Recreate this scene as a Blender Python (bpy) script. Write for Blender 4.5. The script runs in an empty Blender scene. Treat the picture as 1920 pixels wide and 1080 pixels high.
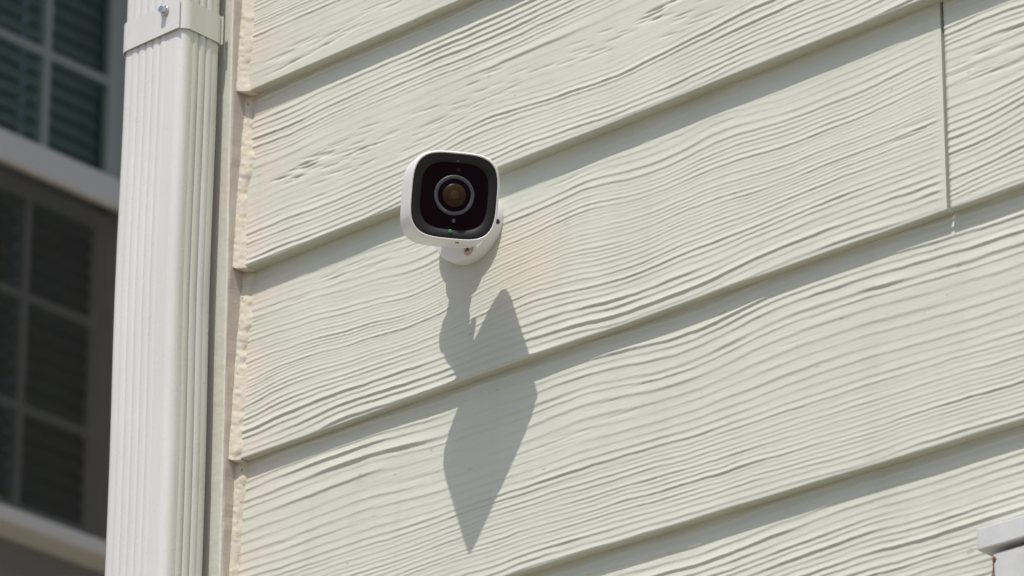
import bpy, math, random
import numpy as np
from mathutils import Vector, Matrix

random.seed(7)
scene = bpy.context.scene
col = scene.collection

# ------------------------------------------------------------------ camera, sky, sun, exposure
H = 3.4                                   # height of lap line 0 above the ground
YAW, PITCH, ROLL = math.radians(41.4925), math.radians(23.9421), math.radians(-0.3444)
CAM = Vector((2.53602, -2.49338, H - 1.76613))
fwd = Vector((-math.sin(YAW) * math.cos(PITCH), math.cos(YAW) * math.cos(PITCH), math.sin(PITCH)))
rgt = Vector((math.cos(YAW), math.sin(YAW), 0)); upv = rgt.cross(fwd)
cr, sr = math.cos(ROLL), math.sin(ROLL)
rx = cr * rgt + sr * upv; uy = -sr * rgt + cr * upv
cd = bpy.data.cameras.new('camera'); cam = bpy.data.objects.new('camera', cd); col.objects.link(cam)
cd.sensor_width = 36.0; cd.lens = 155.5116; cd.clip_start = 0.05; cd.clip_end = 3000
cam.matrix_world = Matrix(((rx.x, uy.x, -fwd.x, CAM.x), (rx.y, uy.y, -fwd.y, CAM.y), (rx.z, uy.z, -fwd.z, CAM.z), (0, 0, 0, 1)))
cd.dof.use_dof = True; cd.dof.focus_distance = 3.64; cd.dof.aperture_fstop = 14.5
scene.camera = cam

SUN = Vector((-0.36, 1.0, -2.1))          # direction the light travels
w = bpy.data.worlds.new('World'); scene.world = w; w.use_nodes = True
nt = w.node_tree; nt.nodes.clear()
sky = nt.nodes.new('ShaderNodeTexSky'); sky.sky_type = 'NISHITA'; sky.sun_disc = False
sky.sun_elevation = math.atan2(2.1, math.hypot(0.36, 1.0)); sky.sun_rotation = math.atan2(0.36, -1.0)
sky.air_density = 1.0; sky.dust_density = 2.2; sky.ozone_density = 1.0
bg = nt.nodes.new('ShaderNodeBackground'); bg.inputs[1].default_value = 0.130
out = nt.nodes.new('ShaderNodeOutputWorld')
nt.links.new(sky.outputs[0], bg.inputs[0]); nt.links.new(bg.outputs[0], out.inputs[0])
sd = bpy.data.lights.new('sun', 'SUN'); sd.energy = 3.8; sd.angle = math.radians(0.53); sd.color = (1.0, 0.955, 0.89)
so = bpy.data.objects.new('sun', sd); col.objects.link(so)
so.rotation_euler = SUN.to_track_quat('-Z', 'Y').to_euler(); so.location = (3, -6, 12)
scene.view_settings.view_transform = 'Standard'; scene.view_settings.look = 'None'
scene.view_settings.gamma = 1.0; scene.view_settings.use_curve_mapping = False
scene.view_settings.exposure = 0.05

# ------------------------------------------------------------------ helpers
def lin(r, g, b): return tuple((c / 12.92 if c <= 0.04045 else ((c + 0.055) / 1.055) ** 2.4) for c in (r, g, b)) + (1,)

def material(name, base, rough=0.5, **kw):
    m = bpy.data.materials.new(name); m.use_nodes = True
    b = m.node_tree.nodes['Principled BSDF']
    b.inputs['Base Color'].default_value = (*base[:3], 1); b.inputs['Roughness'].default_value = rough
    for k, v in kw.items(): b.inputs[k].default_value = v
    return m

class N:
    """small node-tree helper"""
    def __init__(s, m): s.t = m.node_tree; s.b = s.t.nodes['Principled BSDF']
    def new(s, t, **kw):
        n = s.t.nodes.new(t)
        for k, v in kw.items(): setattr(n, k, v)
        return n
    def link(s, a, b): s.t.links.new(a, b)
    def pos(s): return s.new('ShaderNodeNewGeometry').outputs['Position']
    def mapped(s, scale):
        mp = s.new('ShaderNodeMapping'); mp.inputs['Scale'].default_value = scale; s.link(s.pos(), mp.inputs[0]); return mp.outputs[0]
    def noise(s, scale, detail=3, rough=0.55, vec=None):
        n = s.new('ShaderNodeTexNoise'); n.inputs['Scale'].default_value = scale; n.inputs['Detail'].default_value = detail
        n.inputs['Roughness'].default_value = rough
        s.link(vec if vec is not None else s.pos(), n.inputs['Vector']); return n.outputs['Fac']
    def ramp(s, fac, a, b, lo=0.0, hi=1.0):
        n = s.new('ShaderNodeMapRange', interpolation_type='SMOOTHSTEP')
        n.inputs[1].default_value = a; n.inputs[2].default_value = b; n.inputs[3].default_value = lo; n.inputs[4].default_value = hi
        s.link(fac, n.inputs[0]); return n.outputs[0]
    def math(s, op, a, b):
        n = s.new('ShaderNodeMath', operation=op)
        for i, x in enumerate((a, b)):
            if isinstance(x, (int, float)): n.inputs[i].default_value = x
            else: s.link(x, n.inputs[i])
        return n.outputs[0]
    def mix(s, fac, a, b):
        n = s.new('ShaderNodeMix', data_type='RGBA')
        for sock, x in ((n.inputs[0], fac), (n.inputs[6], a), (n.inputs[7], b)):
            if isinstance(x, (int, float)): sock.default_value = x
            elif isinstance(x, tuple): sock.default_value = x
            else: s.link(x, sock)
        return n.outputs[2]
    def bump(s, h, strength, dist):
        n = s.new('ShaderNodeBump'); n.inputs['Strength'].default_value = strength; n.inputs['Distance'].default_value = dist
        s.link(h, n.inputs['Height']); s.link(n.outputs[0], s.b.inputs['Normal'])

def mesh_obj(name, verts, faces, mat, parent=None, smooth=False):
    me = bpy.data.meshes.new(name); me.from_pydata([tuple(v) for v in verts], [], [tuple(f) for f in faces]); me.update()
    if mat: me.materials.append(mat)
    if smooth: me.polygons.foreach_set('use_smooth', [True] * len(me.polygons))
    return link(name, me, parent)

def link(name, me, parent=None):
    o = bpy.data.objects.new(name, me); col.objects.link(o)
    if parent: o.parent = parent
    return o

def grid_obj(name, P, mat, parent=None, smooth=True, flat_edges=0):
    """P: (rows, cols, 3) numpy array -> quad grid object"""
    me = grid_mesh(name, P, mat, smooth, flat_edges); return link(name, me, parent)

def grid_mesh(name, P, mat, smooth=True, flat_edges=0):
    r, c, _ = P.shape
    me = bpy.data.meshes.new(name)
    i = np.arange((r - 1) * (c - 1)); a = (i // (c - 1)) * c + i % (c - 1)
    quads = np.stack([a, a + 1, a + c + 1, a + c], 1).astype(np.int32)
    n = len(quads)
    me.vertices.add(r * c); me.vertices.foreach_set('co', P.astype(np.float32).ravel())
    me.loops.add(n * 4); me.loops.foreach_set('vertex_index', quads.ravel())
    me.polygons.add(n); me.polygons.foreach_set('loop_start', np.arange(0, n * 4, 4, dtype=np.int32))
    sm = np.full(n, smooth)
    if flat_edges:
        ci = i % (c - 1); ri = i // (c - 1); sm[(ci == 0) | (ci == c - 2) | (ri < flat_edges)] = False
    me.polygons.foreach_set('use_smooth', sm)
    me.update(calc_edges=True); me.materials.append(mat)
    return me

def thing(name, label, cat, loc=(0, 0, 0)):
    o = bpy.data.objects.new(name, None); col.objects.link(o); o.location = loc; o.empty_display_size = 0.05
    o['label'] = label; o['category'] = cat
    return o

def keep(o, parent):
    """parent without moving"""
    o.parent = parent; o.matrix_parent_inverse = Matrix.Translation(parent.location).inverted() if parent.parent is None else Matrix()
    return o

def box(name, x0, x1, y0, y1, z0, z1, mat, parent=None, bev=0.0):
    """box with its twelve edges chamfered by bev"""
    if bev <= 0:
        v = [(x, y, z) for z in (z0, z1) for y in (y0, y1) for x in (x0, x1)]
        f = [(0, 2, 3, 1), (4, 5, 7, 6), (0, 1, 5, 4), (2, 6, 7, 3), (0, 4, 6, 2), (1, 3, 7, 5)]
        return mesh_obj(name, v, f, mat, parent)
    import bmesh
    bm = bmesh.new()
    vs = [bm.verts.new((x, y, z)) for z in (z0, z1) for y in (y0, y1) for x in (x0, x1)]
    for f in [(0, 2, 3, 1), (4, 5, 7, 6), (0, 1, 5, 4), (2, 6, 7, 3), (0, 4, 6, 2), (1, 3, 7, 5)]: bm.faces.new([vs[i] for i in f])
    bmesh.ops.bevel(bm, geom=bm.edges[:], offset=bev, segments=2, affect='EDGES', profile=0.5)
    me = bpy.data.meshes.new(name); bm.to_mesh(me); bm.free(); me.materials.append(mat)
    return link(name, me, parent)

def loft(name, rings, mat, parent=None, cap0=True, cap1=True, smooth=True):
    """rings: list of equal-length lists of points; closed around"""
    n = len(rings[0]); v = [p for r in rings for p in r]; f = []
    for k in range(len(rings) - 1):
        for i in range(n):
            j = (i + 1) % n; f.append((k * n + i, k * n + j, (k + 1) * n + j, (k + 1) * n + i))
    if cap0: f.append(tuple(range(n))[::-1])
    if cap1: f.append(tuple((len(rings) - 1) * n + i for i in range(n)))
    return mesh_obj(name, v, f, mat, parent, smooth)

# ------------------------------------------------------------------ noise for the relief
rng = np.random.default_rng(11)
def vnoise1(x, seed):
    r = np.random.default_rng(seed); t = r.uniform(-1, 1, 4096)
    i = np.floor(x).astype(int); f = x - i; f = f * f * (3 - 2 * f)
    return t[i % 4096] * (1 - f) + t[(i + 1) % 4096] * f
def vnoise2(x, y, seed):
    r = np.random.default_rng(seed); t = r.uniform(-1, 1, (256, 256))
    i = np.floor(x).astype(int); j = np.floor(y).astype(int); fx = x - i; fy = y - j
    fx = fx * fx * fx * (fx * (fx * 6 - 15) + 10); fy = fy * fy * fy * (fy * (fy * 6 - 15) + 10)
    a = t[i % 256, j % 256]; b = t[(i + 1) % 256, j % 256]; c = t[i % 256, (j + 1) % 256]; d = t[(i + 1) % 256, (j + 1) % 256]
    return (a * (1 - fx) + b * fx) * (1 - fy) + (c * (1 - fx) + d * fx) * fy

def grain(U, V, spec):
    """embossed cedar relief in mm, outward positive; U along the board, V up from its lower edge (mm)"""
    s = spec['seed']
    Wp = 5.0 * vnoise2(U / 170 + 3.1, V / 95 + 7.7, s) + 2.4 * vnoise2(U / 75, V / 60, s + 1) + 0.7 * vnoise2(U / 34, V / 30, s + 2)
    Wp = Wp * spec.get('wave', 1.0) * 0.85 + 0.35 * vnoise2(U / 16, V / 9, s + 3) + 0.22 * vnoise2(U / 7, V / 6, s + 4)
    Wp = Wp + spec.get('drift', 0.0) * U
    for (u0, v0, su, sv, a) in spec.get('bumps', []):
        Wp = Wp + a * np.exp(-((U - u0) / su) ** 2 - ((V - v0) / sv) ** 2)
    Q = V + Wp
    r = np.random.default_rng(s + 5)
    pv = [p[0] for p in spec['prof']]; ps = [p[1] for p in spec['prof']]; pa = [p[2] for p in spec['prof']]
    lines = [-60.0]
    while lines[-1] < 290:
        lines.append(lines[-1] + float(np.interp(lines[-1], pv, ps)) * r.uniform(0.42, 0.94))
    lines = np.array(lines)
    idx = np.interp(Q, lines, np.arange(len(lines)))
    k = np.floor(idx).astype(int); f = 1.0 - (idx - k)          # f runs 0 -> 1 downwards, crest near the end
    drop = 0.75
    saw = np.where(f < drop, (f / drop) ** 1.6, 0.5 + 0.5 * np.cos(np.pi * (f - drop) / (1 - drop)))
    width = lines[np.clip(k + 1, 0, len(lines) - 1)] - lines[np.clip(k, 0, len(lines) - 1)]
    amp_line = r.uniform(0.75, 1.15, len(lines) + 2)[np.clip(k, 0, len(lines))]
    am = 0.80 + 0.42 * vnoise2(U / 120 + k * 3.7, k * 1.0, s + 7) + 0.28 * vnoise2(U / 38 + k * 5.3, k * 1.0, s + 8)   # lines swell and die out along the board
    A = 0.172 * np.clip(width, 2.5, 12.0) * np.clip(np.interp(Q, pv, pa) * amp_line * np.clip(am, 0.15, 1.2), 0, 1.08)   # slopes stay within what the sun can still reach
    patch = vnoise2(U / 150 + 5.0, V / 26 + 2.0, s + 12) + 0.5 * vnoise2(U / 60, V / 12, s + 13)
    A = A * np.clip(1.06 + 0.42 * patch, 0.55, 1.2)             # paint fills the relief in patches
    h = saw * A
    # fine fibre and slight unevenness
    h = h + 0.07 * vnoise2(U / 22, V / 1.3, s + 9) + 0.10 * vnoise2(U / 60, V / 22, s + 10)
    # short torn gouges
    for (u0, v0, ln, wd, dep, sl) in spec.get('dashes', []):
        m = (np.abs(U - u0) < ln) & (np.abs(V - v0) < 8)
        if not m.any(): continue
        du = U[m] - u0; dv = V[m] - v0 - sl * du - 0.2 * np.sin(du / 9.0 + u0)
        tp = np.clip(1 - (np.abs(du) / (ln * 0.5)) ** 4, 0, 1)
        pr = np.where(dv > 0, np.exp(-(dv / (wd * 0.75)) ** 2), np.exp(-(dv / (wd * 1.9)) ** 2))
        h[m] -= dep * tp * pr
    for (e, sgn) in spec.get('margins', []):                     # relief fades out towards a factory end
        dd = (U - e) * sgn; h = h * np.clip((dd - 2) / 7.0, 0.0, 1.0)
    return h

def dash_band(seed, u0, v0, u1, v1, n, spread, ln=(12, 34), dep=(0.35, 0.8), sl=0.02):
    r = np.random.default_rng(seed); o = []
    while len(o) < n:
        t = r.uniform(); cu = u0 + (u1 - u0) * t; cv = v0 + (v1 - v0) * t + r.normal() * spread
        for q in range(r.integers(1, 4)):                         # en echelon clusters
            o.append((cu + q * r.uniform(2, 34), cv + q * r.uniform(1.6, 4.0), r.uniform(*ln) * 1.25, r.uniform(0.6, 0.9), r.uniform(*dep) * 0.75, sl + r.normal() * 0.012))
    return o

# ------------------------------------------------------------------ materials
def siding_material():
    m = material('painted_siding', (0.5, 0.5, 0.45), 0.62); n = N(m)
    sep = n.new('ShaderNodeSeparateXYZ'); n.link(n.pos(), sep.inputs[0])
    X, Z = sep.outputs[0], sep.outputs[2]
    base = n.mix(n.ramp(n.noise(9, 4), 0.3, 0.7), (0.512, 0.524, 0.450, 1), (0.540, 0.550, 0.478, 1))
    # cream-pink smears left by caulking along the corner and around the camera mount
    near = n.ramp(X, 0.020, 0.085, 1.0, 0.0)
    blot = n.ramp(n.noise(26, 3), 0.34, 0.60)
    f1 = n.math('MULTIPLY', near, n.math('MULTIPLY', blot, 0.85))
    d2 = n.math('ADD', n.math('POWER', n.math('DIVIDE', n.math('SUBTRACT', X, 0.345), 0.055), 2.0),
                n.math('POWER', n.math('DIVIDE', n.math('SUBTRACT', Z, H - 0.262), 0.060), 2.0))
    f2 = n.math('MULTIPLY', n.ramp(d2, 0.15, 1.3, 1.0, 0.0), n.ramp(n.noise(22, 3), 0.30, 0.62, 0.15, 0.55))
    f3 = n.ramp(n.noise(30, 2), 0.66, 0.76, 0.0, 0.35)
    f = n.math('MAXIMUM', n.math('MAXIMUM', f1, f2), f3)
    c = n.mix(f, base, (0.600, 0.530, 0.475, 1))
    streak = n.ramp(n.noise(24, 4, vec=n.mapped((1, 1, 0.10))), 0.48, 0.72, 0.0, 0.16)
    c = n.mix(streak, c, (0.40, 0.39, 0.32, 1))                                     # faint run-off streaks and dust
    dirt = n.ramp(n.noise(95, 2, vec=n.mapped((0.5, 1, 1.6))), 0.715, 0.78, 0.0, 0.5)
    c = n.mix(dirt, c, (0.23, 0.21, 0.17, 1))
    n.link(c, n.b.inputs['Base Color'])
    n.b.inputs['Specular IOR Level'].default_value = 0.3
    n.bump(n.noise(900, 3, vec=n.mapped((0.35, 1, 1))), 0.25, 0.0006)
    return m
SIDING = siding_material()

def trim_material():
    m = material('painted_trim', (0.6, 0.58, 0.5), 0.5); n = N(m)
    c = n.mix(n.ramp(n.noise(18, 3, vec=n.mapped((1, 1, 0.4))), 0.45, 0.70), (0.540, 0.550, 0.470, 1), (0.555, 0.500, 0.440, 1))
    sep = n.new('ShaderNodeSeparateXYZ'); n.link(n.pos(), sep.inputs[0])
    side_shade = n.math('MULTIPLY', n.ramp(sep.outputs[0], 0.0076, 0.0083), n.ramp(n.noise(45, 3, vec=n.mapped((1, 1, 0.35))), 0.25, 0.5, 0.55, 1.0))
    c = n.mix(side_shade, c, (0.475, 0.415, 0.36, 1))                                    # shade of the board's side face painted in as a caulk-pink brown
    chip = n.ramp(n.noise(120, 2), 0.70, 0.76, 0.0, 0.5)
    c = n.mix(chip, c, (0.66, 0.60, 0.52, 1)); n.link(c, n.b.inputs['Base Color'])
    n.bump(n.noise(160, 4), 0.4, 0.0012)
    return m
TRIM = trim_material()

def caulk_material():
    m = material('old_caulk', (0.7, 0.6, 0.45), 0.75, **{'Specular IOR Level': 0.2}); n = N(m)
    c = n.mix(n.ramp(n.noise(60, 3), 0.42, 0.60), (0.560, 0.510, 0.450, 1), (0.565, 0.520, 0.410, 1))
    dirt = n.ramp(n.noise(240, 2), 0.69, 0.75, 0.0, 0.75)
    c = n.mix(dirt, c, (0.12, 0.09, 0.05, 1)); n.link(c, n.b.inputs['Base Color'])
    n.bump(n.noise(320, 3), 0.35, 0.0010)
    return m
CAULK = caulk_material()

def alu_material():
    m = material('white_enamel', (0.7, 0.7, 0.69), 0.30); n = N(m)
    c = n.mix(n.ramp(n.noise(14, 4, vec=n.mapped((1, 1, 0.3))), 0.3, 0.7), (0.600, 0.595, 0.570, 1), (0.650, 0.645, 0.622, 1))
    speck = n.ramp(n.noise(210, 2), 0.70, 0.78, 0.0, 0.3)
    c = n.mix(speck, c, (0.40, 0.40, 0.37, 1))
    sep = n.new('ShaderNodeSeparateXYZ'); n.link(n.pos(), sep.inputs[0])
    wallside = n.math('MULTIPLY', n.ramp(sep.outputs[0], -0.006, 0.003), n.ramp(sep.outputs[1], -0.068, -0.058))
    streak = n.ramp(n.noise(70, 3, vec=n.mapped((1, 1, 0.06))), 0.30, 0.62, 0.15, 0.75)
    c = n.mix(n.math('MULTIPLY', wallside, streak), c, (0.50, 0.53, 0.42, 1))     # siding's green reflection and the side's shade, painted on in streaks
    n.link(c, n.b.inputs['Base Color'])
    r = n.ramp(n.noise(40, 3), 0.3, 0.7, 0.24, 0.40); n.link(r, n.b.inputs['Roughness'])
    n.bump(n.noise(220, 3), 0.12, 0.0008)
    return m
ALU = alu_material()
STEEL = material('zinc_steel', (0.62, 0.62, 0.62), 0.25, Metallic=1.0)
WHITE = material('white_plastic', (0.74, 0.735, 0.725), 0.38)
def worn_white():
    m = material('white_trim_paint', (0.66, 0.66, 0.66), 0.42); n = N(m)
    n.link(n.mix(n.ramp(n.noise(30, 3), 0.35, 0.7), (0.52, 0.52, 0.51, 1), (0.58, 0.58, 0.575, 1)), n.b.inputs['Base Color'])
    n.bump(n.noise(200, 3), 0.2, 0.0008); return m
WTRIM = worn_white()
BEZEL = material('black_bezel', (0.014, 0.014, 0.015), 0.6, **{'Specular IOR Level': 0.3})
GLOSS = material('smoked_cover', (0.002, 0.0015, 0.002), 0.10); GLOSS.node_tree.nodes['Principled BSDF'].inputs['Base Color'].default_value = (0.003, 0.001, 0.002, 1); GLOSS.node_tree.nodes['Principled BSDF'].inputs['Specular IOR Level'].default_value = 0.13; GLOSS.node_tree.nodes['Principled BSDF'].inputs['Specular Tint'].default_value = (0.80, 0.45, 0.70, 1)
RING = material('grey_lens_ring', (0.060, 0.063, 0.070), 0.45)
LENSM = material('amber_lens', (0.036, 0.021, 0.010), 0.35, **{'Specular IOR Level': 0.08})
LENSC = material('amber_lens_core', (0.060, 0.033, 0.015), 0.3, **{'Specular IOR Level': 0.15})
LED = material('green_led', (0.03, 0.22, 0.07), 0.4); LED.node_tree.nodes['Principled BSDF'].inputs['Emission Color'].default_value = (0.06, 0.8, 0.16, 1)
LED.node_tree.nodes['Principled BSDF'].inputs['Emission Strength'].default_value = 0.12
DARK = material('dark_hole', (0.03, 0.026, 0.024), 0.7)
COPPER = material('rusty_screw', (0.52, 0.36, 0.28), 0.4, Metallic=0.35)
RUST = material('rust', (0.16, 0.045, 0.018), 0.8)
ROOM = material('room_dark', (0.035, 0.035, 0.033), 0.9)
SLAT = material('blind_slat', (0.34, 0.35, 0.325), 0.6)
VINYL = material('white_vinyl', (0.62, 0.62, 0.60), 0.45)
MUNT = material('white_grille', (0.50, 0.54, 0.50), 0.5)

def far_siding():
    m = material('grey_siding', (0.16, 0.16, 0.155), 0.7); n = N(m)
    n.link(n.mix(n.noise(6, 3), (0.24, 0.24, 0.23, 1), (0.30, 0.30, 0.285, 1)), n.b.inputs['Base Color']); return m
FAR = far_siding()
NVINYL = material('vinyl_white_far', (0.80, 0.77, 0.70), 0.5)
NGRILLE = material('grille_grey', (0.38, 0.41, 0.37), 0.5)

def pane_material(name, tint, gloss):
    m = bpy.data.materials.new(name); m.use_nodes = True; t = m.node_tree; t.nodes.clear()
    tr = t.nodes.new('ShaderNodeBsdfTransparent'); tr.inputs[0].default_value = tint
    gl = t.nodes.new('ShaderNodeBsdfGlossy'); gl.inputs['Roughness'].default_value = 0.03; gl.inputs[0].default_value = (0.72, 0.78, 0.55, 1)
    fr = t.nodes.new('ShaderNodeFresnel'); fr.inputs[0].default_value = gloss
    mx = t.nodes.new('ShaderNodeMixShader'); o = t.nodes.new('ShaderNodeOutputMaterial')
    ge = t.nodes.new('ShaderNodeNewGeometry'); su = t.nodes.new('ShaderNodeMath'); su.operation = 'SUBTRACT'; su.inputs[0].default_value = 1.0
    mu = t.nodes.new('ShaderNodeMath'); mu.operation = 'MULTIPLY'                 # the back face of the pane adds no second reflection
    t.links.new(ge.outputs['Backfacing'], su.inputs[1]); t.links.new(fr.outputs[0], mu.inputs[0]); t.links.new(su.outputs[0], mu.inputs[1])
    t.links.new(mu.outputs[0], mx.inputs[0]); t.links.new(tr.outputs[0], mx.inputs[1]); t.links.new(gl.outputs[0], mx.inputs[2]); t.links.new(mx.outputs[0], o.inputs[0])
    return m
GLASS = pane_material('window_glass', (0.82, 0.87, 0.83, 1), 1.55)
def screen_material():
    m = bpy.data.materials.new('insect_mesh'); m.use_nodes = True; t = m.node_tree; t.nodes.clear()
    tr = t.nodes.new('ShaderNodeBsdfTransparent'); df = t.nodes.new('ShaderNodeBsdfDiffuse'); df.inputs[0].default_value = (0.10, 0.098, 0.085, 1)
    mx = t.nodes.new('ShaderNodeMixShader'); mx.inputs[0].default_value = 0.40; o = t.nodes.new('ShaderNodeOutputMaterial')
    t.links.new(tr.outputs[0], mx.inputs[1]); t.links.new(df.outputs[0], mx.inputs[2]); t.links.new(mx.outputs[0], o.inputs[0]); return m
SCREEN = screen_material()

def ground_material():
    m = material('dry_ground', (0.25, 0.21, 0.16), 0.9); n = N(m)
    c = n.mix(n.ramp(n.noise(0.7, 5), 0.35, 0.65), (0.29, 0.255, 0.215, 1), (0.22, 0.20, 0.14, 1))
    c = n.mix(n.ramp(n.noise(14, 4), 0.3, 0.7, 0, 0.5), c, (0.36, 0.31, 0.25, 1)); n.link(c, n.b.inputs['Base Color'])
    n.bump(n.noise(30, 4), 0.5, 0.03); return m

# ------------------------------------------------------------------ ground
g = mesh_obj('ground', [(-900, -900, 0), (900, -900, 0), (900, 900, 0), (-900, 900, 0)], [(0, 1, 2, 3)], ground_material())
g['kind'] = 'structure'

# ------------------------------------------------------------------ clapboard house
EXPO = 0.178; XE = 2.7; THICK = 0.0095
DZ = {0: -0.0020869, 1: 0.0028931, 2: 0.000394, 3: -0.00120}
TL = {0: 0.00358516, 1: 0.00537536, 2: 0.00102748, 3: -0.0087615}
DL = {-1: 0.0105, 0: 0.0118, 1: 0.0124, 2: 0.0090, 3: 0.0108}     # how far lap k stands off the board below it
def lapz(k, x): return H - k * EXPO + DZ.get(k, 0) + TL.get(k, 0) * np.minimum(x, 1.0)

house = thing('clapboard_house', 'house wall of pale sage green wood-grain clapboards carrying the security camera, caulked at its corner', 'house', (0, 0, 0))

def plank_points(k, x0, x1, spec, dv, dx_fine, dx_coarse, d_top):
    xs = np.concatenate([np.arange(x0, min(x1, 0.94), dx_fine), np.arange(max(x0, 0.94), x1, dx_coarse), [x1]])
    vs = np.concatenate([[0.0], np.arange(0.0006, 0.205, dv)])
    U, V = np.meshgrid(xs * 1000, vs * 1000)
    h = grain(U, V, spec) * np.clip((V - 0.2) / 1.5, 0, 1)
    Y = d_top * (V / 178.0) - h / 1000.0
    wav = 0.00035 * vnoise1(xs / 0.05, spec['seed'] + 30) + 0.0005 * vnoise1(xs / 0.21, spec['seed'] + 31)
    Z = lapz(k, xs)[None, :] + V / 1000.0 + wav[None, :] * np.clip(1 - V / 20.0, 0, 1)
    XX = np.broadcast_to(xs, Z.shape).copy()
    if 'lean' in spec:                                            # an end that was not sawn quite square
        ex, am_ = spec['lean']; XX += am_ * (V / 178.0) * np.clip(1 - np.abs(xs - ex) / 0.12, 0, 1)[None, :]
    P = np.stack([XX, Y, Z], 2)
    und = []
    for (yy, zz) in ((THICK + 0.012, 0.0006), (THICK, 0.0002), (THICK * 0.5, -0.0001), (0.0009, 0.0)):   # the lower edge of the board
        r = P[0].copy(); r[:, 1] = yy; r[:, 2] += zz; und.append(r)
    e0 = P[0].copy(); e0[:, 1] += 0.0002; e0[:, 2] += 0.0001
    P[0, :, 1] = 0.0003
    full = np.concatenate([np.array(und), P], 0)
    def endcol(ci):
        c = full[:, ci].copy(); c[:, 1] = np.maximum(c[:, 1], THICK + 0.008); return c
    return np.concatenate([endcol(0)[:, None], full, endcol(-1)[:, None]], 1)

# knots of each profile: (height mm, line spacing mm, relief)
specs = {
    0: dict(seed=101, wave=0.8, drift=0.004, prof=[(-60, 9, .3), (10, 12, .15), (45, 10, .3), (62, 6, 1.0), (120, 6, 1.0), (178, 6.5, 1.0), (290, 7, 1)],
            dashes=dash_band(1, 40, 22, 420, 45, 44, 8, dep=(.5, .9)) + dash_band(2, 0, 10, 200, 14, 12, 5, dep=(.5, .9))),
    1: dict(seed=202, wave=1.05, drift=-0.012, prof=[(-60, 8, .8), (0, 7.5, .85), (45, 9, .80), (60, 13, .14), (92, 13, .12), (104, 8, .8), (130, 7.0, 1.0), (178, 7.5, 1), (290, 8, 1)],
            bumps=[(420, 60, 90, 40, 7), (640, 90, 120, 50, -6)],
            dashes=dash_band(3, 60, 64, 560, 84, 62, 9, ln=(9, 26), dep=(.6, 1.0), sl=-0.055) + dash_band(4, 38, 66, 95, 80, 24, 6, ln=(10, 26), dep=(.6, 1.0), sl=-0.06) + dash_band(5, 470, 95, 640, 128, 34, 9, dep=(.6, 1.0), sl=0.06) + dash_band(6, 120, 56, 330, 66, 12, 4, dep=(.5, .9))),
    2: dict(seed=303, wave=1.25, drift=-0.004, prof=[(-60, 10, .9), (0, 10, .9), (28, 8.5, .95), (48, 5.6, .8), (95, 5.4, .8), (122, 6.8, .85), (140, 11, .45), (178, 13, .3), (290, 13, .3)],
            bumps=[(215, 95, 60, 45, 8), (330, 70, 70, 45, -6), (480, 130, 60, 40, 9), (400, 110, 60, 40, -7)], margins=[(771.0, -1)], lean=(0.7706, -0.0058),
            dashes=dash_band(7, 30, 138, 250, 152, 34, 6, dep=(.2, .5)) + dash_band(8, 360, 150, 560, 160, 18, 6, dep=(.2, .5)) + dash_band(9, 720, 80, 750, 84, 3, 3)),
    3: dict(seed=404, wave=0.85, drift=-0.002, prof=[(-60, 8, .8), (0, 8, .8), (20, 6.2, .85), (62, 6.4, .85), (78, 12, .45), (118, 15, .35), (132, 13, .7), (178, 11.5, .95), (290, 10, 1)],
            bumps=[(500, 135, 60, 32, 7), (430, 120, 60, 40, -5)],
            dashes=dash_band(10, 60, 95, 420, 112, 26, 7, ln=(20, 60), dep=(.12, .4)) + dash_band(11, 400, 118, 640, 128, 18, 6, dep=(.12, .35))),
    4: dict(seed=505, wave=1.0, drift=0.002, prof=[(-60, 7, .9), (0, 7, .9), (110, 7.6, .9), (140, 9, .8), (160, 13, .7), (290, 12, .5)],
            bumps=[(520, 140, 110, 40, 6)]),
    5: dict(seed=606, wave=1.2, prof=[(-60, 9, .8), (0, 7, .9), (60, 8, .9), (92, 13, .25), (128, 13, .3), (140, 7.5, .95), (178, 7.5, 1), (290, 8, 1)],
            bumps=[(870, 60, 60, 40, -12)], lean=(0.7735, -0.0058),
            dashes=dash_band(12, 785, 98, 900, 122, 26, 7) + dash_band(13, 783, 118, 830, 130, 9, 3)),
}
XL = 0.0135
def add_plank(k, x0, x1, spec):
    P = plank_points(k, x0, x1, spec, 0.00082, 0.0026, 0.012, DL.get(k - 1, 0.0105))
    return grid_obj('plank', P, SIDING, house, True, 3)
add_plank(0, XL, XE, specs[0])
add_plank(1, XL, XE, specs[1])
add_plank(2, XL, 0.7706, specs[2])
add_plank(2, 0.7739, XE, specs[5])
add_plank(3, XL, XE, specs[3])
add_plank(4, XL, XE, specs[4])
# boards out of the picture: two shared coarse meshes
def coarse_plank(spec, x0, x1):
    P = plank_points(99, x0, x1, spec, 0.0030, 0.02, 0.03, 0.0105); P[:, :, 2] -= H - 99 * EXPO
    return grid_mesh('plank', P, SIDING, True, 3)
WX0, WX1 = 0.80, 1.72                                        # window opening with its casing
full = [coarse_plank(specs[1], XL, XE), coarse_plank(specs[3], XL, XE)]
lft = coarse_plank(specs[4], XL, WX0 + 0.03); rgtp = coarse_plank(specs[0], WX1 - 0.03, XE)
for k in list(range(-20, 0)) + list(range(5, 19)):
    z = H - k * EXPO
    if 5 <= k <= 13:
        for me in (lft, rgtp): link('plank', me, house).location = (0, 0, z)
    else: link('plank', full[k % 2], house).location = (0, 0, z)
ztop = H + 20 * EXPO + 0.19
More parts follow.
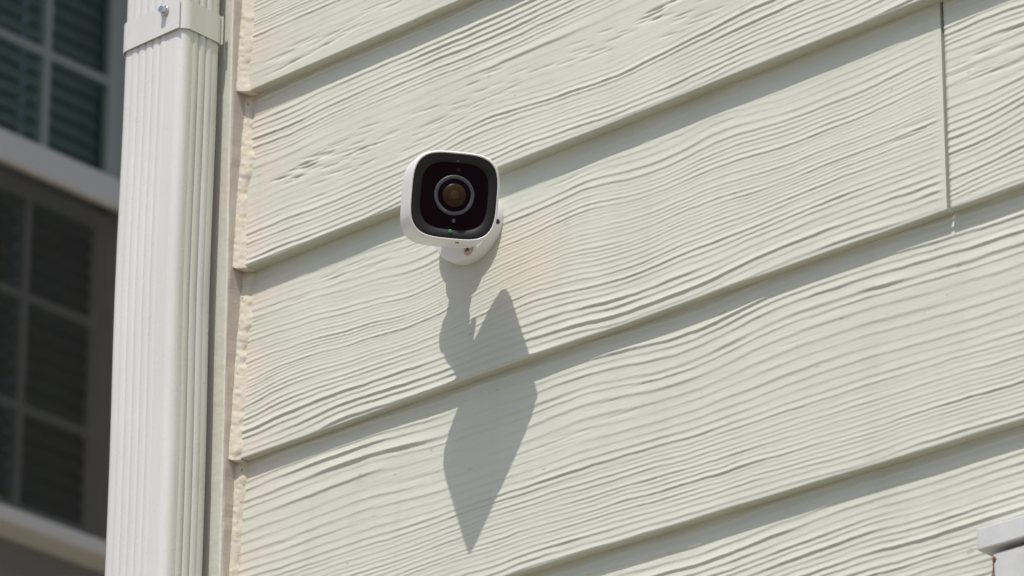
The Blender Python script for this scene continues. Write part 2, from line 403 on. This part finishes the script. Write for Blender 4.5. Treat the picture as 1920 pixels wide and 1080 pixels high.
# sheathing behind the boards (around the window opening), corner board, return wall, soffit
WZ0, WZ1 = H - 2.30, H - 0.735
box('sheathing', 0.0, WX0, 0.026, 0.05, 0.02, ztop, ROOM, house)
box('sheathing', WX1, XE, 0.026, 0.05, 0.02, ztop, ROOM, house)
box('sheathing', WX0, WX1, 0.026, 0.05, WZ1, ztop, ROOM, house)
box('sheathing', WX0, WX1, 0.026, 0.05, 0.02, WZ0, ROOM, house)

# corner board: two boards meeting at the corner; slightly uneven painted edge
def corner_board(name, pts, z0, z1, jitter):
    zs = np.concatenate([[z0], np.arange(H - 0.9, H + 0.5, 0.004), [z1]])
    rings = []
    for i, z in enumerate(zs):
        r = []
        for q, (x, y) in enumerate(pts):
            jx = jitter * vnoise1(np.array([z / 0.011 + q * 50]), 77)[0] + jitter * 1.5 * vnoise1(np.array([z / 0.07 + q * 50]), 78)[0]
            r.append((x + jx, y + jx * 0.4, z))
        rings.append(r)
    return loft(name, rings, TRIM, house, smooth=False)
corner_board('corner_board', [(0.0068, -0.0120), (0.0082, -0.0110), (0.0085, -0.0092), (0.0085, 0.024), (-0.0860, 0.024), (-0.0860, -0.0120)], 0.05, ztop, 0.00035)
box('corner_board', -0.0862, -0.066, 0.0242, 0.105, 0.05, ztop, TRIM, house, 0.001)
# return wall facing away to the left
def flat_lap(name, length, mat):
    v = []; prof = [(0.0, 0.0), (0.0, 0.011), (0.19, 0.0), (0.19, -0.006), (0.0, 0.001)]
    for x in (0, length):
        for (z, o) in prof: v.append((x, -o, z))
    n = len(prof); f = [(i, (i + 1) % n, n + (i + 1) % n, n + i) for i in range(n)] + [tuple(range(n))[::-1], tuple(n + i for i in range(n))]
    me = bpy.data.meshes.new(name); me.from_pydata(v, [], f); me.update(); me.materials.append(mat); return me
ret = flat_lap('plank', 9.0, SIDING)
for k in range(39):
    o = link('plank', ret, house); o.location = (-0.07, 9.105, 0.05 + k * EXPO); o.rotation_euler = (0, 0, -math.pi / 2)
box('sheathing', -0.064, -0.03, 0.1, 9.1, 0.02, ztop, ROOM, house)
box('foundation', -0.066, XE - 0.02, 0.024, 0.30, 0.0, 0.049, material('foundation_concrete', (0.3, 0.29, 0.27), 0.9), house)
box('soffit', -0.40, XE + 0.2, -0.32, 9.2, ztop + 0.002, ztop + 0.03, VINYL, house)
box('fascia', -0.42, XE + 0.2, -0.345, -0.322, ztop - 0.05, ztop + 0.16, VINYL, house, 0.003)
mesh_obj('roof', [(-0.45, -0.38, ztop + 0.165), (XE + 0.25, -0.38, ztop + 0.165), (XE + 0.25, 4.4, ztop + 2.2), (-0.45, 4.4, ztop + 2.2), (-0.45, 9.2, ztop + 0.165), (XE + 0.25, 9.2, ztop + 0.165),
                  (-0.45, -0.38, ztop + 0.19), (XE + 0.25, -0.38, ztop + 0.19), (XE + 0.25, 4.4, ztop + 2.23), (-0.45, 4.4, ztop + 2.23), (-0.45, 9.2, ztop + 0.19), (XE + 0.25, 9.2, ztop + 0.19)],
         [(0, 3, 2, 1), (3, 4, 5, 2), (6, 7, 8, 9), (9, 8, 11, 10), (0, 1, 7, 6), (4, 10, 11, 5)], material('shingle_grey', (0.09, 0.085, 0.08), 0.9), house)

# caulk bead: one lumpy run down the left end of each board
def caulk(k):
    zb = float(lapz(k, 0.015)); zt = float(lapz(k - 1, 0.015))
    d = DL.get(k - 1, 0.0105)
    zs = np.arange(zb - 0.0005, zt + 0.0025, 0.0011); ts = np.linspace(0, 1, 12)
    r = np.random.default_rng(900 + k)
    marks = [zb - 0.01]
    while marks[-1] < zt + 0.02: marks.append(marks[-1] + r.uniform(0.007, 0.032))
    marks = np.array(marks); amp = r.uniform(0.15, 1.0, len(marks))
    idx = np.clip(np.searchsorted(marks, zs) - 1, 0, len(marks) - 2)
    f = (zs - marks[idx]) / (marks[idx + 1] - marks[idx])           # each stroke of the gun overlaps the next
    lump = amp[idx] * np.where(f < 0.2, f / 0.2, (1 - f) ** 0.6) * 0.0014
    edge = 0.0188 + 0.0012 * vnoise1(zs / 0.006, 910 + k) + 0.0036 * vnoise1(zs / 0.03, 911 + k)
    P = np.zeros((len(zs), len(ts), 3))
    for i, z in enumerate(zs):
        v = z - zb; yp = d * v / EXPO
        xa, ya = 0.0078, max(yp - 0.0062, -0.0085)
        for j, t in enumerate(ts):
            e = edge[i] if j > 0 else edge[i]
            x = xa + (e - xa) * t
            bow = math.sin(math.pi * min(t * 1.08, 1.0))
            y = ya + (yp + 0.0009 - ya) * t ** 0.8 - bow * (0.0016 + lump[i] * (0.6 + 0.4 * math.sin(9 * t + k)))
            P[i, j] = (x, y + 0.00045 * float(vnoise2(np.array([z / 0.0035]), np.array([t * 4.0]), 920 + k)[0]), z + 0.0030 * (t - 0.5) ** 2 * 4 * 0.6 - 0.002 * t)
    # fold the bottom of the bead under the lap
    last = P[0].copy(); last[:, 1] += 0.012; last[:, 2] += 0.0004
    P = np.concatenate([last[None], P], 0)
    return grid_obj('caulk_bead', P, CAULK, house)
for k in range(0, 6): caulk(k)

# ------------------------------------------------------------------ window at the lower right, in the clapboard wall
CX, CZ = 0.7964, H - 0.625
win = box('window_head_cap', CX, 1.745, -0.0200, 0.010, CZ - 0.0172, CZ, WTRIM, house, 0.0012)
o = box('window_casing', 0.8077, 0.88, -0.0170, 0.0255, H - 2.30, CZ - 0.0215, WTRIM, house, 0.0012)
o = box('window_casing', 1.66, 1.7365, -0.0170, 0.0255, H - 2.30, CZ - 0.0215, WTRIM, house, 0.0012)
o = box('window_casing', 0.8802, 1.6598, -0.0164, 0.0255, WZ1, CZ - 0.0215, WTRIM, house, 0.0012)
o = box('window_sill', 0.79, 1.75, -0.035, 0.03, H - 2.335, H - 2.3005, WTRIM, house, 0.003)
# gap strip under the cap, caulk line and rust bleeding from the corner of the casing
box('caulk_bead', 0.8000, 0.8076, -0.0060, 0.0110, H - 0.85, CZ - 0.0185, CAULK, house, 0.0008)
mesh_rust = []
def blob(name, c, r, mat, parent, seed):
    rr = np.random.default_rng(seed); rings = []
    for a in np.linspace(-1.4, 1.4, 5):
        rings.append([(c[0] + r[0] * math.cos(a) * math.cos(b) * rr.uniform(.8, 1.15), c[1] + r[1] * math.cos(a) * math.sin(b), c[2] + r[2] * math.sin(a)) for b in np.linspace(0, 2 * math.pi, 9)[:-1]])
    return loft(name, rings, mat, parent)
blob('rust_stain', (0.8025, -0.0070, CZ - 0.0215), (0.0024, 0.0008, 0.0016), RUST, house, 1)
blob('rust_stain', (0.8090, -0.0172, CZ - 0.0262), (0.0018, 0.0007, 0.0024), RUST, house, 2)
box('rust_stain', 0.8078, 0.8085, -0.0178, -0.0150, CZ - 0.060, CZ - 0.0245, RUST, house, 0.0002)
for (x0, x1) in ((0.882, 1.658),):
    s = box('window_sash', x0, x1, 0.008, 0.03, WZ0 + 0.004, WZ0 + 0.05, VINYL, house, 0.002)
    box('window_sash', x0, x1, 0.008, 0.03, WZ1 - 0.045, WZ1 - 0.0006, VINYL, house, 0.002)
    box('window_sash', x0, x0 + 0.045, 0.0084, 0.0296, WZ0 + 0.051, WZ1 - 0.046, VINYL, house, 0.002)
    box('window_sash', x1 - 0.045, x1, 0.0084, 0.0296, WZ0 + 0.051, WZ1 - 0.046, VINYL, house, 0.002)
    box('window_sash', x0 + 0.046, x1 - 0.046, 0.0088, 0.0292, H - 1.54, H - 1.50, VINYL, house, 0.002)
    box('window_pane', x0 + 0.04, x1 - 0.04, 0.017, 0.021, WZ0 + 0.04, WZ1 - 0.04, GLASS, house)
    box('room_back', x0 - 0.05, x1 + 0.05, 0.35, 0.36, WZ0 - 0.1, WZ1 + 0.1, ROOM, house)

# ------------------------------------------------------------------ downspout
PX0, PX1, PY0, PY1 = -0.0748, 0.0037, -0.0690, -0.0200
down = thing('downspout', 'white ribbed metal downspout strapped to the green house corner', 'downspout', ((PX0 + PX1) / 2, (PY0 + PY1) / 2, 0.0))
def spout_section(grow=0.0, ribs=True):
    """closed outline, counter-clockwise seen from above, from the back-left corner"""
    x0, x1, y0, y1 = PX0 - grow, PX1 + grow, PY0 - grow, PY1 + grow
    rc = 0.0085 + grow
    pts = []
    def arc(cx, cy, a0, a1, n=7):
        for a in np.linspace(math.radians(a0), math.radians(a1), n): pts.append((cx + rc * math.cos(a), cy + rc * math.sin(a)))
    arc(x0 + rc, y1 - rc, 90, 180); 
    arc(x0 + rc, y0 + rc, 180, 270)
    def flute(a, b, fn, count, depth, lo, hi):
        # a..b along the face; scalloped ribs parted by narrow grooves
        N_ = 90 if ribs else 3
        for t in np.linspace(0, 1, N_ + 2)[1:-1]:
            s = a + (b - a) * t; d = 0.0
            if ribs and lo <= t <= hi:
                ph = (t - lo) / (hi - lo) * count; fr = ph - math.floor(ph)
                d = depth * math.sqrt(max(0.0, 1 - (2 * fr - 1) ** 2)) - depth * 0.75
                e = min(ph, count - ph) / 0.25
                if e < 1: d *= max(e, 0.0) if d < 0 else 1
            pts.append(fn(s, d))
    flute(x0 + rc, x1 - rc, lambda s, d: (s, y0 - d), 5, 0.0017, 0.06, 0.80)
    arc(x1 - rc, y0 + rc, 270, 360)
    flute(y0 + rc, y1 - rc, lambda s, d: (x1 + d, s), 3, 0.0022, 0.10, 0.92)
    arc(x1 - rc, y1 - rc, 0, 90)
    return pts
TILT = 0.009
ZR = H + 0.04
def spt(p, z): return (p[0] + TILT * (z - ZR), p[1], z)
sec = spout_section()
zs = [0.30] + [H - 1.2 + 0.05 * i for i in range(32)] + [ztop - 0.02]
rings = []
for z in zs:
    wob = 0.0006 * math.sin(z * 7.3) + 0.0004 * math.sin(z * 19.1)
    rings.append([spt((x + wob, y + wob * 0.5), z) for (x, y) in sec])
cxm, cym = (PX0 + PX1) / 2, (PY0 + PY1) / 2
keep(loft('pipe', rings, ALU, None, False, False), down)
# kick-out elbow at the foot
er = []
for i in range(8):
    a = math.radians(75 * i / 7); zc = 0.30
    er.append([(x + TILT * (0.3 - ZR), PY0 - 0.02 + (y - PY0 + 0.02) * math.cos(a) - 0.0, zc - (y - PY0 + 0.02) * math.sin(a)) for (x, y) in sec])
er.append([(x, y - 0.18, z - 0.05) for (x, y, z) in er[-1]])
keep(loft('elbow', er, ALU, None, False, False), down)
# strap: one band, its two ends overlapping on the front with a screw
ZS0, ZS1 = H + 0.0405, H + 0.0685
def band(name, pts, z0, z1, th, mat, parent):
    """strip with thickness following open path pts (outward normal to the left of travel reversed)"""
    rings = []
    for i, p in enumerate(pts):
        a = pts[max(i - 1, 0)]; b = pts[min(i + 1, len(pts) - 1)]
        dx, dy = b[0] - a[0], b[1] - a[1]; L = math.hypot(dx, dy); nx, ny = dy / L, -dx / L
        rings.append([spt((p[0], p[1]), z0), spt((p[0] + nx * th, p[1] + ny * th), z0), spt((p[0] + nx * th, p[1] + ny * th), z1), spt((p[0], p[1]), z1)])
    return loft(name, rings, mat, parent, smooth=False)
so_ = spout_section(0.0014, ribs=False)
SEAM = 0.0015
# right-hand piece: behind -> right side -> round the corner -> under the seam
path = []
ny = PY0 - 0.0014
n7 = 7
rightside = [q for q in so_ if q[0] > PX1 - 0.0095 and q[1] < PY1 - 0.001]
rightside.sort(key=lambda q: math.atan2(q[1] - cym, q[0] - (PX1 - 0.02)))
path = [(-0.030, ny)] + rightside + [(PX1 + 0.0024, PY1 - 0.0015)]
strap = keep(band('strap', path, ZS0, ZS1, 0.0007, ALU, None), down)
leftside = [q for q in so_ if q[0] < PX0 + 0.0095 and q[1] < PY1 - 0.001]
leftside.sort(key=lambda q: -q[1])
path2 = [(PX0 + 0.004, PY1 + 0.0070), (PX0 - 0.0022, PY1 + 0.001)] + leftside + [(PX0 + 0.012 + i * (SEAM - PX0 - 0.012) / 6, ny - 0.0008 * (0.3 + 0.7 * i / 6)) for i in range(7)]
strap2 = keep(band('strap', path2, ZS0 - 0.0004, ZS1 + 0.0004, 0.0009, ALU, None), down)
# hex screw with washer flange on the strap
def disc_y(name, cx, y, cz, r, th, mat, parent, n=24, dome=0.0, phase=0.0):
    """short cylinder with axis along -y, optional dome"""
    def ring(rr, yy): return [(cx + rr * math.cos(phase + 2 * math.pi * i / n), yy, cz + rr * math.sin(phase + 2 * math.pi * i / n)) for i in range(n)]
    rs = [ring(r, y), ring(r, y - th * 0.75), ring(r * 0.93, y - th)]
    if dome: rs += [ring(r * 0.6, y - th - dome * 0.7), ring(r * 0.15, y - th - dome)]
    return loft(name, rs, mat, parent, smooth=(n > 8))
sx, sz = -0.0165 + TILT * 0.02, H + 0.0622; sy = ny - 0.0024
scr = disc_y('screw', sx, sy, sz, 0.0048, 0.0010, STEEL, None); scr.parent = strap2; scr.matrix_parent_inverse = Matrix()
scr2 = disc_y('screw_head', sx, sy - 0.001, sz, 0.0036, 0.0045, STEEL, None, 6, phase=0.3); scr2.parent = strap2; scr2.matrix_parent_inverse = Matrix()

# ------------------------------------------------------------------ security camera
BC = Vector((0.2795, 0.0, H - 0.2148))                  # centre of the base on the board
cam_root = thing('security_camera', 'white outdoor security camera with black square front and round lens on a disc mount', 'camera', (BC.x, 0.009, BC.z))
tiltm = Matrix.Translation((0, 0.0088, 0)) @ Matrix.Rotation(math.radians(-3.9), 4, 'X')
def lathe_out(name, prof, mat, parent, n=48, c=BC):
    """prof: (radius, outward distance) lathed round the wall normal at the base"""
    rings = []
    for (r, o) in prof:
        ring = []
        for i in range(n):
            a = 2 * math.pi * i / n; q = tiltm @ Vector((r * math.cos(a), -o, r * math.sin(a))); ring.append((c.x + q.x, q.y, c.z + q.z))
        rings.append(ring)
    ob = loft(name, rings, mat, None); return keep(ob, parent)
base = lathe_out('mount_base', [(0.0325, -0.004), (0.0342, 0.0005), (0.0344, 0.0095), (0.0338, 0.0108), (0.0328, 0.0115), (0.0190, 0.0122), (0.0184, 0.0128)], WHITE, cam_root)
lathe_out('collar', [(0.0205, 0.011), (0.0208, 0.0245), (0.0200, 0.0258), (0.0135, 0.0265)], WHITE, cam_root)
lathe_out('stem', [(0.0136, 0.024), (0.0132, 0.030), (0.0132, 0.043), (0.0140, 0.0445), (0.0160, 0.0465), (0.0165, 0.0520), (0.0150, 0.0548), (0.0060, 0.0556), (0.002, 0.0557)], WHITE, cam_root)
kr = []
for (dx_, r_) in ((0.010, 0.0036), (0.0185, 0.0036), (0.0190, 0.0052), (0.0235, 0.0052), (0.0243, 0.0040)):
    kr.append([(BC.x + dx_, -0.045 + r_ * math.cos(q), BC.z + 0.004 + r_ * math.sin(q)) for q in np.linspace(0, 2 * math.pi, 19)[:-1]])
keep(loft('tightening_knob', kr, WHITE, None), cam_root)
AY, AP = math.radians(50.5), math.radians(19.2)
ax = Vector((math.sin(AY) * math.cos(AP), -math.cos(AY) * math.cos(AP), -math.sin(AP)))
uu = Vector((math.cos(AY), math.sin(AY), 0)); vv = uu.cross(-ax); vv = -vv if vv.z < 0 else vv
RO = math.radians(2.0)
uu, vv = uu * math.cos(RO) - vv * math.sin(RO), uu * math.sin(RO) + vv * math.cos(RO)
FC = Vector((0.3515, -0.0933, H - 0.2434))
def squircle(a, s, e=3.65, n=64, b=None):
    b = a if b is None else b; out_ = []
    for i in range(n):
        t = 2 * math.pi * i / n; c, s_ = math.cos(t), math.sin(t); k = (abs(c) ** e + abs(s_) ** e) ** (-1 / e)
        out_.append(tuple(FC + uu * (a * k * c) + vv * (b * k * s_) + ax * s))
    return out_
BL = 0.070
body = keep(loft('body', [squircle(0.0345, -0.0012), squircle(0.0347, 0.0), squircle(0.0352, 0.0005), squircle(0.0358, 0.0002), squircle(0.0366, -0.0016), squircle(0.0371, -0.012), squircle(0.0372, -0.034, 3.5),
                          squircle(0.0368, -BL + 0.016, 3.9), squircle(0.0358, -BL + 0.0085, 3.8), squircle(0.0330, -BL + 0.0040, 3.5), squircle(0.027, -BL + 0.0015, 3.0), squircle(0.015, -BL + 0.0004, 2.4), squircle(0.004, -BL, 2.0)], WHITE, None, False, True), cam_root)
# neck that joins the ball at the end of the stem to the back of the body
na = Vector((BC.x, -0.046, BC.z)); nb_ = FC - ax * (BL - 0.010) - vv * 0.006
nd = (nb_ - na).normalized(); n1 = nd.cross(Vector((0, 0, 1))).normalized(); n2 = n1.cross(nd)
rings = [[tuple(na + (nb_ - na) * t + n1 * r * math.cos(q) + n2 * r * math.sin(q)) for q in np.linspace(0, 2 * math.pi, 25)[:-1]] for (t, r) in ((-0.2, 0.007), (0.0, 0.0085), (0.4, 0.0085), (1.0, 0.012))]
keep(loft('neck', rings, WHITE, None), cam_root)
bez = keep(loft('bezel', [squircle(0.0348, -0.0016), squircle(0.0344, -0.0004), squircle(0.0336, -0.0002), squircle(0.0276, -0.0009, 3.4), squircle(0.0273, -0.0026, 3.4)], BEZEL, None, False, False), cam_root)
fr = keep(loft('front_cover', [squircle(0.0276, -0.0016, 3.4), squircle(0.012, -0.00158, 3.0), squircle(0.0005, -0.00156, 2.0)], GLOSS, None, False, True), cam_root)
def face_disc(name, du, dv, prof, mat, parent, n=40):
    rings = [[tuple(FC + uu * (du + r * math.cos(2 * math.pi * i / n)) + vv * (dv + r * math.sin(2 * math.pi * i / n)) + ax * s) for i in range(n)] for (r, s) in prof]
    ob = loft(name, rings, mat, None, False, len(prof) > 1 and prof[-1][0] < 0.004); ob.parent = parent; ob.matrix_parent_inverse = Matrix.Translation(cam_root.location).inverted(); return ob
LU, LV = 0.0000, 0.0008
lring = face_disc('lens_ring', LU, LV, [(0.0165, -0.0016), (0.0163, -0.0008), (0.0157, -0.0005), (0.0139, -0.0006), (0.0134, -0.0015)], RING, cam_root)
face_disc('lens_well', LU, LV, [(0.0136, -0.0014), (0.0100, -0.0013), (0.0098, -0.0011)], GLOSS, cam_root)
lens = face_disc('lens', LU, LV, [(0.0097, -0.0012), (0.0092, -0.0003), (0.0078, 0.0005), (0.0055, 0.0011), (0.0025, 0.0014), (0.0008, 0.0015)], LENSM, cam_root)
face_disc('lens_core', LU, LV, [(0.0036, 0.0013), (0.0034, 0.00142), (0.0022, 0.0016), (0.0008, 0.0017)], LENSC, cam_root)
face_disc('status_light', -0.0012, -0.0286, [(0.0013, -0.0004), (0.0012, 0.0001), (0.0006, 0.0003)], LED, cam_root, 16)
face_disc('light_sensor', 0.0006, 0.0288, [(0.0011, -0.0004), (0.0010, 0.0), (0.0004, 0.0001)], RING, cam_root, 16)
face_disc('infrared_lamp', 0.0012, -0.0200, [(0.0016, -0.0015), (0.0014, -0.0010), (0.0006, -0.0008)], RING, cam_root, 16)
face_disc('infrared_lamp', 0.0020, 0.0215, [(0.0016, -0.0015), (0.0014, -0.0010), (0.0006, -0.0008)], BEZEL, cam_root, 16)
# microphone slot under the body
mc = FC + uu * 0.006 - vv * 0.0369 - ax * 0.006
mv = [tuple(mc + uu * a + ax * b - vv * c_) for c_ in (-0.001, 0.0006) for b in (-0.0007, 0.0007) for a in (-0.0013, 0.0013)]
ob = mesh_obj('microphone_slot', mv, [(0, 2, 3, 1), (4, 5, 7, 6), (0, 1, 5, 4), (2, 6, 7, 3), (0, 4, 6, 2), (1, 3, 7, 5)], DARK); keep(ob, cam_root)
# mounting screw in its recess on the base, and a hole in the rim
def on_base(a_deg, rad, o):
    a = math.radians(a_deg); q = tiltm @ Vector((rad * math.cos(a), -o, rad * math.sin(a))); return Vector((BC.x + q.x, q.y, BC.z + q.z))
def base_disc(name, a_deg, rad, o, r, th, mat, n=20):
    c = on_base(a_deg, rad, o); rings = []
    for (rr, oo) in ((r, 0.0), (r, th * 0.7), (r * 0.85, th)):
        rings.append([tuple(c + Vector((rr * math.cos(2 * math.pi * i / n), -oo, rr * math.sin(2 * math.pi * i / n)))) for i in range(n)])
    ob = loft(name, rings, mat, None); ob.parent = base; return ob
SA, SR = -75, 0.0288
base_disc('screw_recess', SA, SR, 0.0117, 0.0052, 0.0006, material('plastic_shadow', (0.40, 0.37, 0.35), 0.5))
base_disc('mounting_screw', SA, SR, 0.0119, 0.0043, 0.0014, COPPER)
sc = on_base(SA, SR, 0.0134)
for ang in (40, 130):
    a = math.radians(ang); d = Vector((math.cos(a), 0, math.sin(a))); p_ = Vector((-math.sin(a), 0, math.cos(a))); yy = Vector((0, -1, 0))
    vs_ = [tuple(sc + d * i * 0.0028 + p_ * j * 0.0006 + yy * k_) for k_ in (-0.0008, 0.0002) for j in (-1, 1) for i in (-1, 1)]
    ob = mesh_obj('screw_slot', vs_, [(0, 2, 3, 1), (4, 5, 7, 6), (0, 1, 5, 4), (2, 6, 7, 3), (0, 4, 6, 2), (1, 3, 7, 5)], DARK); ob.parent = base
hc = on_base(-12, 0.0343, 0.0058); rings = []
hd = Vector((math.cos(math.radians(-12)), 0, math.sin(math.radians(-12)))); hp = Vector((-hd.z, 0, hd.x))
for (rr, dd) in ((0.0022, -0.001), (0.0022, 0.0003), (0.0010, 0.0004)):
    rings.append([tuple(hc + hd * dd + hp * rr * math.cos(t) + Vector((0, -1, 0)) * rr * math.sin(t)) for t in np.linspace(0, 2 * math.pi, 15)[:-1]])
ob = loft('rim_hole', rings, DARK, None); ob.parent = base

# ------------------------------------------------------------------ neighbouring house with its sash window
nb = thing('neighbour_house', 'shaded grey neighbouring house behind the downspout with a white-framed grid sash window', 'house', (-4.25, 3.3, 0))
def nbox(name, y0, y1, x0, x1, z0, z1, mat, parent, bev=0.0):
    o = box(name, x0, x1, y0, y1, z0, z1, mat, None, bev)
    o.parent = parent; o.matrix_parent_inverse = Matrix.Translation(nb.location).inverted() if parent is nb else Matrix()
    return o
XU, XLw = -4.20, -4.235
Y1 = 3.733; COLW = 0.194; Y0 = Y1 - 4 * COLW
ZM0, ZM1 = H + 2.501, H + 2.578
ZS = H + 1.690; ZT = H + 3.31
WY0, WY1 = Y0 - 0.055, Y1 + 0.062
upper = nbox('upper_sash', Y0 - 0.05, Y1 + 0.05, XU - 0.03, XU, ZM0, ZM1, NVINYL, nb, 0.006)
nbox('stile', Y1, Y1 + 0.050, XU - 0.028, XU - 0.001, ZM1 + 0.0005, ZT - 0.05, NGRILLE, upper, 0.004)
nbox('stile', Y0 - 0.050, Y0, XU - 0.028, XU - 0.001, ZM1 + 0.0005, ZT - 0.05, NGRILLE, upper, 0.004)
nbox('rail', Y0 - 0.05, Y1 + 0.05, XU - 0.03, XU, ZT - 0.0495, ZT, NVINYL, upper, 0.004)
for i in (1, 2, 3): nbox('muntin', Y1 - i * COLW - 0.011, Y1 - i * COLW + 0.011, XU - 0.022, XU - 0.006, ZM1 + 0.001, ZT - 0.051, NGRILLE, upper)
for z in (H + 2.815, H + 3.055): nbox('muntin', Y0, Y1, XU - 0.0215, XU - 0.0065, z - 0.011, z + 0.011, NGRILLE, upper)
for i in range(4):
    for (za, zb) in ((ZM1, H + 2.804), (H + 2.826, H + 3.044), (H + 3.066, ZT - 0.05)):
        nbox('pane', Y1 - (i + 1) * COLW + 0.0115, Y1 - i * COLW - 0.0115, XU - 0.0055, XU - 0.0025, za, zb, GLASS, upper)
lower = nbox('lower_sash', Y0 - 0.045, Y1 + 0.055, XLw - 0.03, XLw - 0.002, ZM0 - 0.045, ZM0 - 0.003, NVINYL, nb, 0.004)
nbox('rail', Y0 - 0.045, Y1 + 0.055, XLw - 0.03, XLw - 0.002, ZS - 0.012, ZS + 0.035, NVINYL, lower, 0.004)
nbox('stile', Y1 + 0.010, Y1 + 0.055, XLw - 0.028, XLw - 0.003, ZS + 0.0355, ZM0 - 0.0455, NVINYL, lower, 0.004)
nbox('stile', Y0 - 0.045, Y0, XLw - 0.028, XLw - 0.003, ZS + 0.0355, ZM0 - 0.0455, NVINYL, lower, 0.004)
for i in (1, 2, 3): nbox('muntin', Y1 - i * COLW - 0.016, Y1 - i * COLW + 0.006, XLw - 0.022, XLw - 0.008, ZS + 0.036, ZM0 - 0.046, NVINYL, lower)
for z in (H + 2.220, H + 1.953): nbox('muntin', Y0, Y1 + 0.010, XLw - 0.0215, XLw - 0.0085, z - 0.011, z + 0.011, NVINYL, lower)
for i in range(4):
    for (za, zb) in ((ZS + 0.03, H + 1.942), (H + 1.964, H + 2.209), (H + 2.231, ZM0 - 0.04)):
        nbox('pane', Y1 - (i + 1) * COLW + 0.0065, Y1 - i * COLW - 0.0165, XLw - 0.0075, XLw - 0.0045, za, zb, GLASS, lower)
nbox('insect_screen', Y0 - 0.04, Y1 + 0.052, XU - 0.0135, XU - 0.0125, ZS + 0.004, ZM0 - 0.001, SCREEN, nb)
nbox('window_sill', WY0 - 0.03, WY1 + 0.03, XLw - 0.03, XU + 0.03, ZS - 0.050, ZS - 0.013, NVINYL, nb, 0.005)
nbox('window_casing', WY1 - 0.006, WY1 + 0.07, -4.262, XU + 0.012, ZS - 0.0125, ZT + 0.07, NVINYL, nb, 0.003)
nbox('window_casing', WY0 - 0.07, WY0 + 0.003, -4.262, XU + 0.012, ZS - 0.0125, ZT + 0.07, NVINYL, nb, 0.003)
nbox('window_casing', WY0 + 0.004, WY1 - 0.007, -4.262, XU + 0.011, ZT + 0.001, ZT + 0.07, NVINYL, nb, 0.003)
blind = nbox('blind', Y0 - 0.02, Y1 + 0.02, XLw - 0.10, XLw - 0.06, ZT - 0.03, ZT + 0.01, SLAT, nb)
zc = ZT - 0.055
sl_me = None
while zc > ZS + 0.05:
    if sl_me is None:
        c30, s30 = 0.0215 * math.cos(1.22), 0.0215 * math.sin(1.22); yl = (Y1 - Y0) / 2 + 0.055
        sl_me = bpy.data.meshes.new('slat')
        sl_me.from_pydata([(a * c30 + d * 0.0006, b * yl, -a * s30 + d * 0.0006) for d in (-1, 1) for b in (-1, 1) for a in (-1, 1)], [], [(0, 2, 3, 1), (4, 5, 7, 6), (0, 1, 5, 4), (2, 6, 7, 3), (0, 4, 6, 2), (1, 3, 7, 5)])
        sl_me.materials.append(SLAT)
    s = link('slat', sl_me, blind); s.location = (XLw - 0.08, (Y0 + Y1) / 2, zc); zc -= 0.041
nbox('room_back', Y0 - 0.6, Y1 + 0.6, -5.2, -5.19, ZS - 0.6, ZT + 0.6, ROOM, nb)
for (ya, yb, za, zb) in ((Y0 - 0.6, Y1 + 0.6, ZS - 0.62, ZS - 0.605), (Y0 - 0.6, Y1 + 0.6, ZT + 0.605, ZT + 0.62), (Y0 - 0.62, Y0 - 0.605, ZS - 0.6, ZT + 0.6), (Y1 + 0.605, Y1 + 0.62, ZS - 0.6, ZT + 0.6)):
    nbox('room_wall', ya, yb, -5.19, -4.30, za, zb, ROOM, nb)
NY0, NY1 = -0.6, 8.5
ntop = H + 20 * EXPO + 0.05
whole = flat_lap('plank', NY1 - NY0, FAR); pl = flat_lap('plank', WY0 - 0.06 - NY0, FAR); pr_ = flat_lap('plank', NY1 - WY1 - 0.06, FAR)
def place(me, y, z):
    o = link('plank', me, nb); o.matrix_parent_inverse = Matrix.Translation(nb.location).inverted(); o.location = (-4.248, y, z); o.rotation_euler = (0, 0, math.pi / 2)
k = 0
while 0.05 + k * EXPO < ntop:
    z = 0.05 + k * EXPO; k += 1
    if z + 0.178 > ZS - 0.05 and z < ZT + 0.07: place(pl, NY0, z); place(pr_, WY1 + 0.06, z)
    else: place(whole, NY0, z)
nbox('wall_core', NY0, WY0 - 0.02, -4.30, -4.262, 0.0, ntop, ROOM, nb)
nbox('wall_core', WY1 + 0.02, NY1, -4.30, -4.262, 0.0, ntop, ROOM, nb)
nbox('wall_core', WY0 - 0.02, WY1 + 0.02, -4.30, -4.2622, 0.0, ZS - 0.052, ROOM, nb)
nbox('wall_core', WY0 - 0.02, WY1 + 0.02, -4.30, -4.2622, ZT + 0.072, ntop, ROOM, nb)
nbox('soffit', NY0 - 0.3, NY1 + 0.3, -4.6, -3.82, ntop + 0.002, ntop + 0.03, NVINYL, nb)  # eave added out of view so its overhang shades the sash window
nbox('fascia', NY0 - 0.3, NY1 + 0.3, -3.818, -3.79, ntop - 0.04, ntop + 0.16, NVINYL, nb, 0.003)
rf = mesh_obj('roof', [(-3.74, NY0 - 0.35, ntop + 0.165), (-3.74, NY1 + 0.35, ntop + 0.165), (-8.2, NY1 + 0.35, ntop + 2.3), (-8.2, NY0 - 0.35, ntop + 2.3),
                       (-3.74, NY0 - 0.35, ntop + 0.19), (-3.74, NY1 + 0.35, ntop + 0.19), (-8.2, NY1 + 0.35, ntop + 2.33), (-8.2, NY0 - 0.35, ntop + 2.33)],
              [(0, 3, 2, 1), (4, 5, 6, 7), (0, 1, 5, 4), (2, 3, 7, 6), (1, 2, 6, 5), (3, 0, 4, 7)], material('shingle_brown', (0.07, 0.06, 0.05), 0.9))
keep(rf, nb)
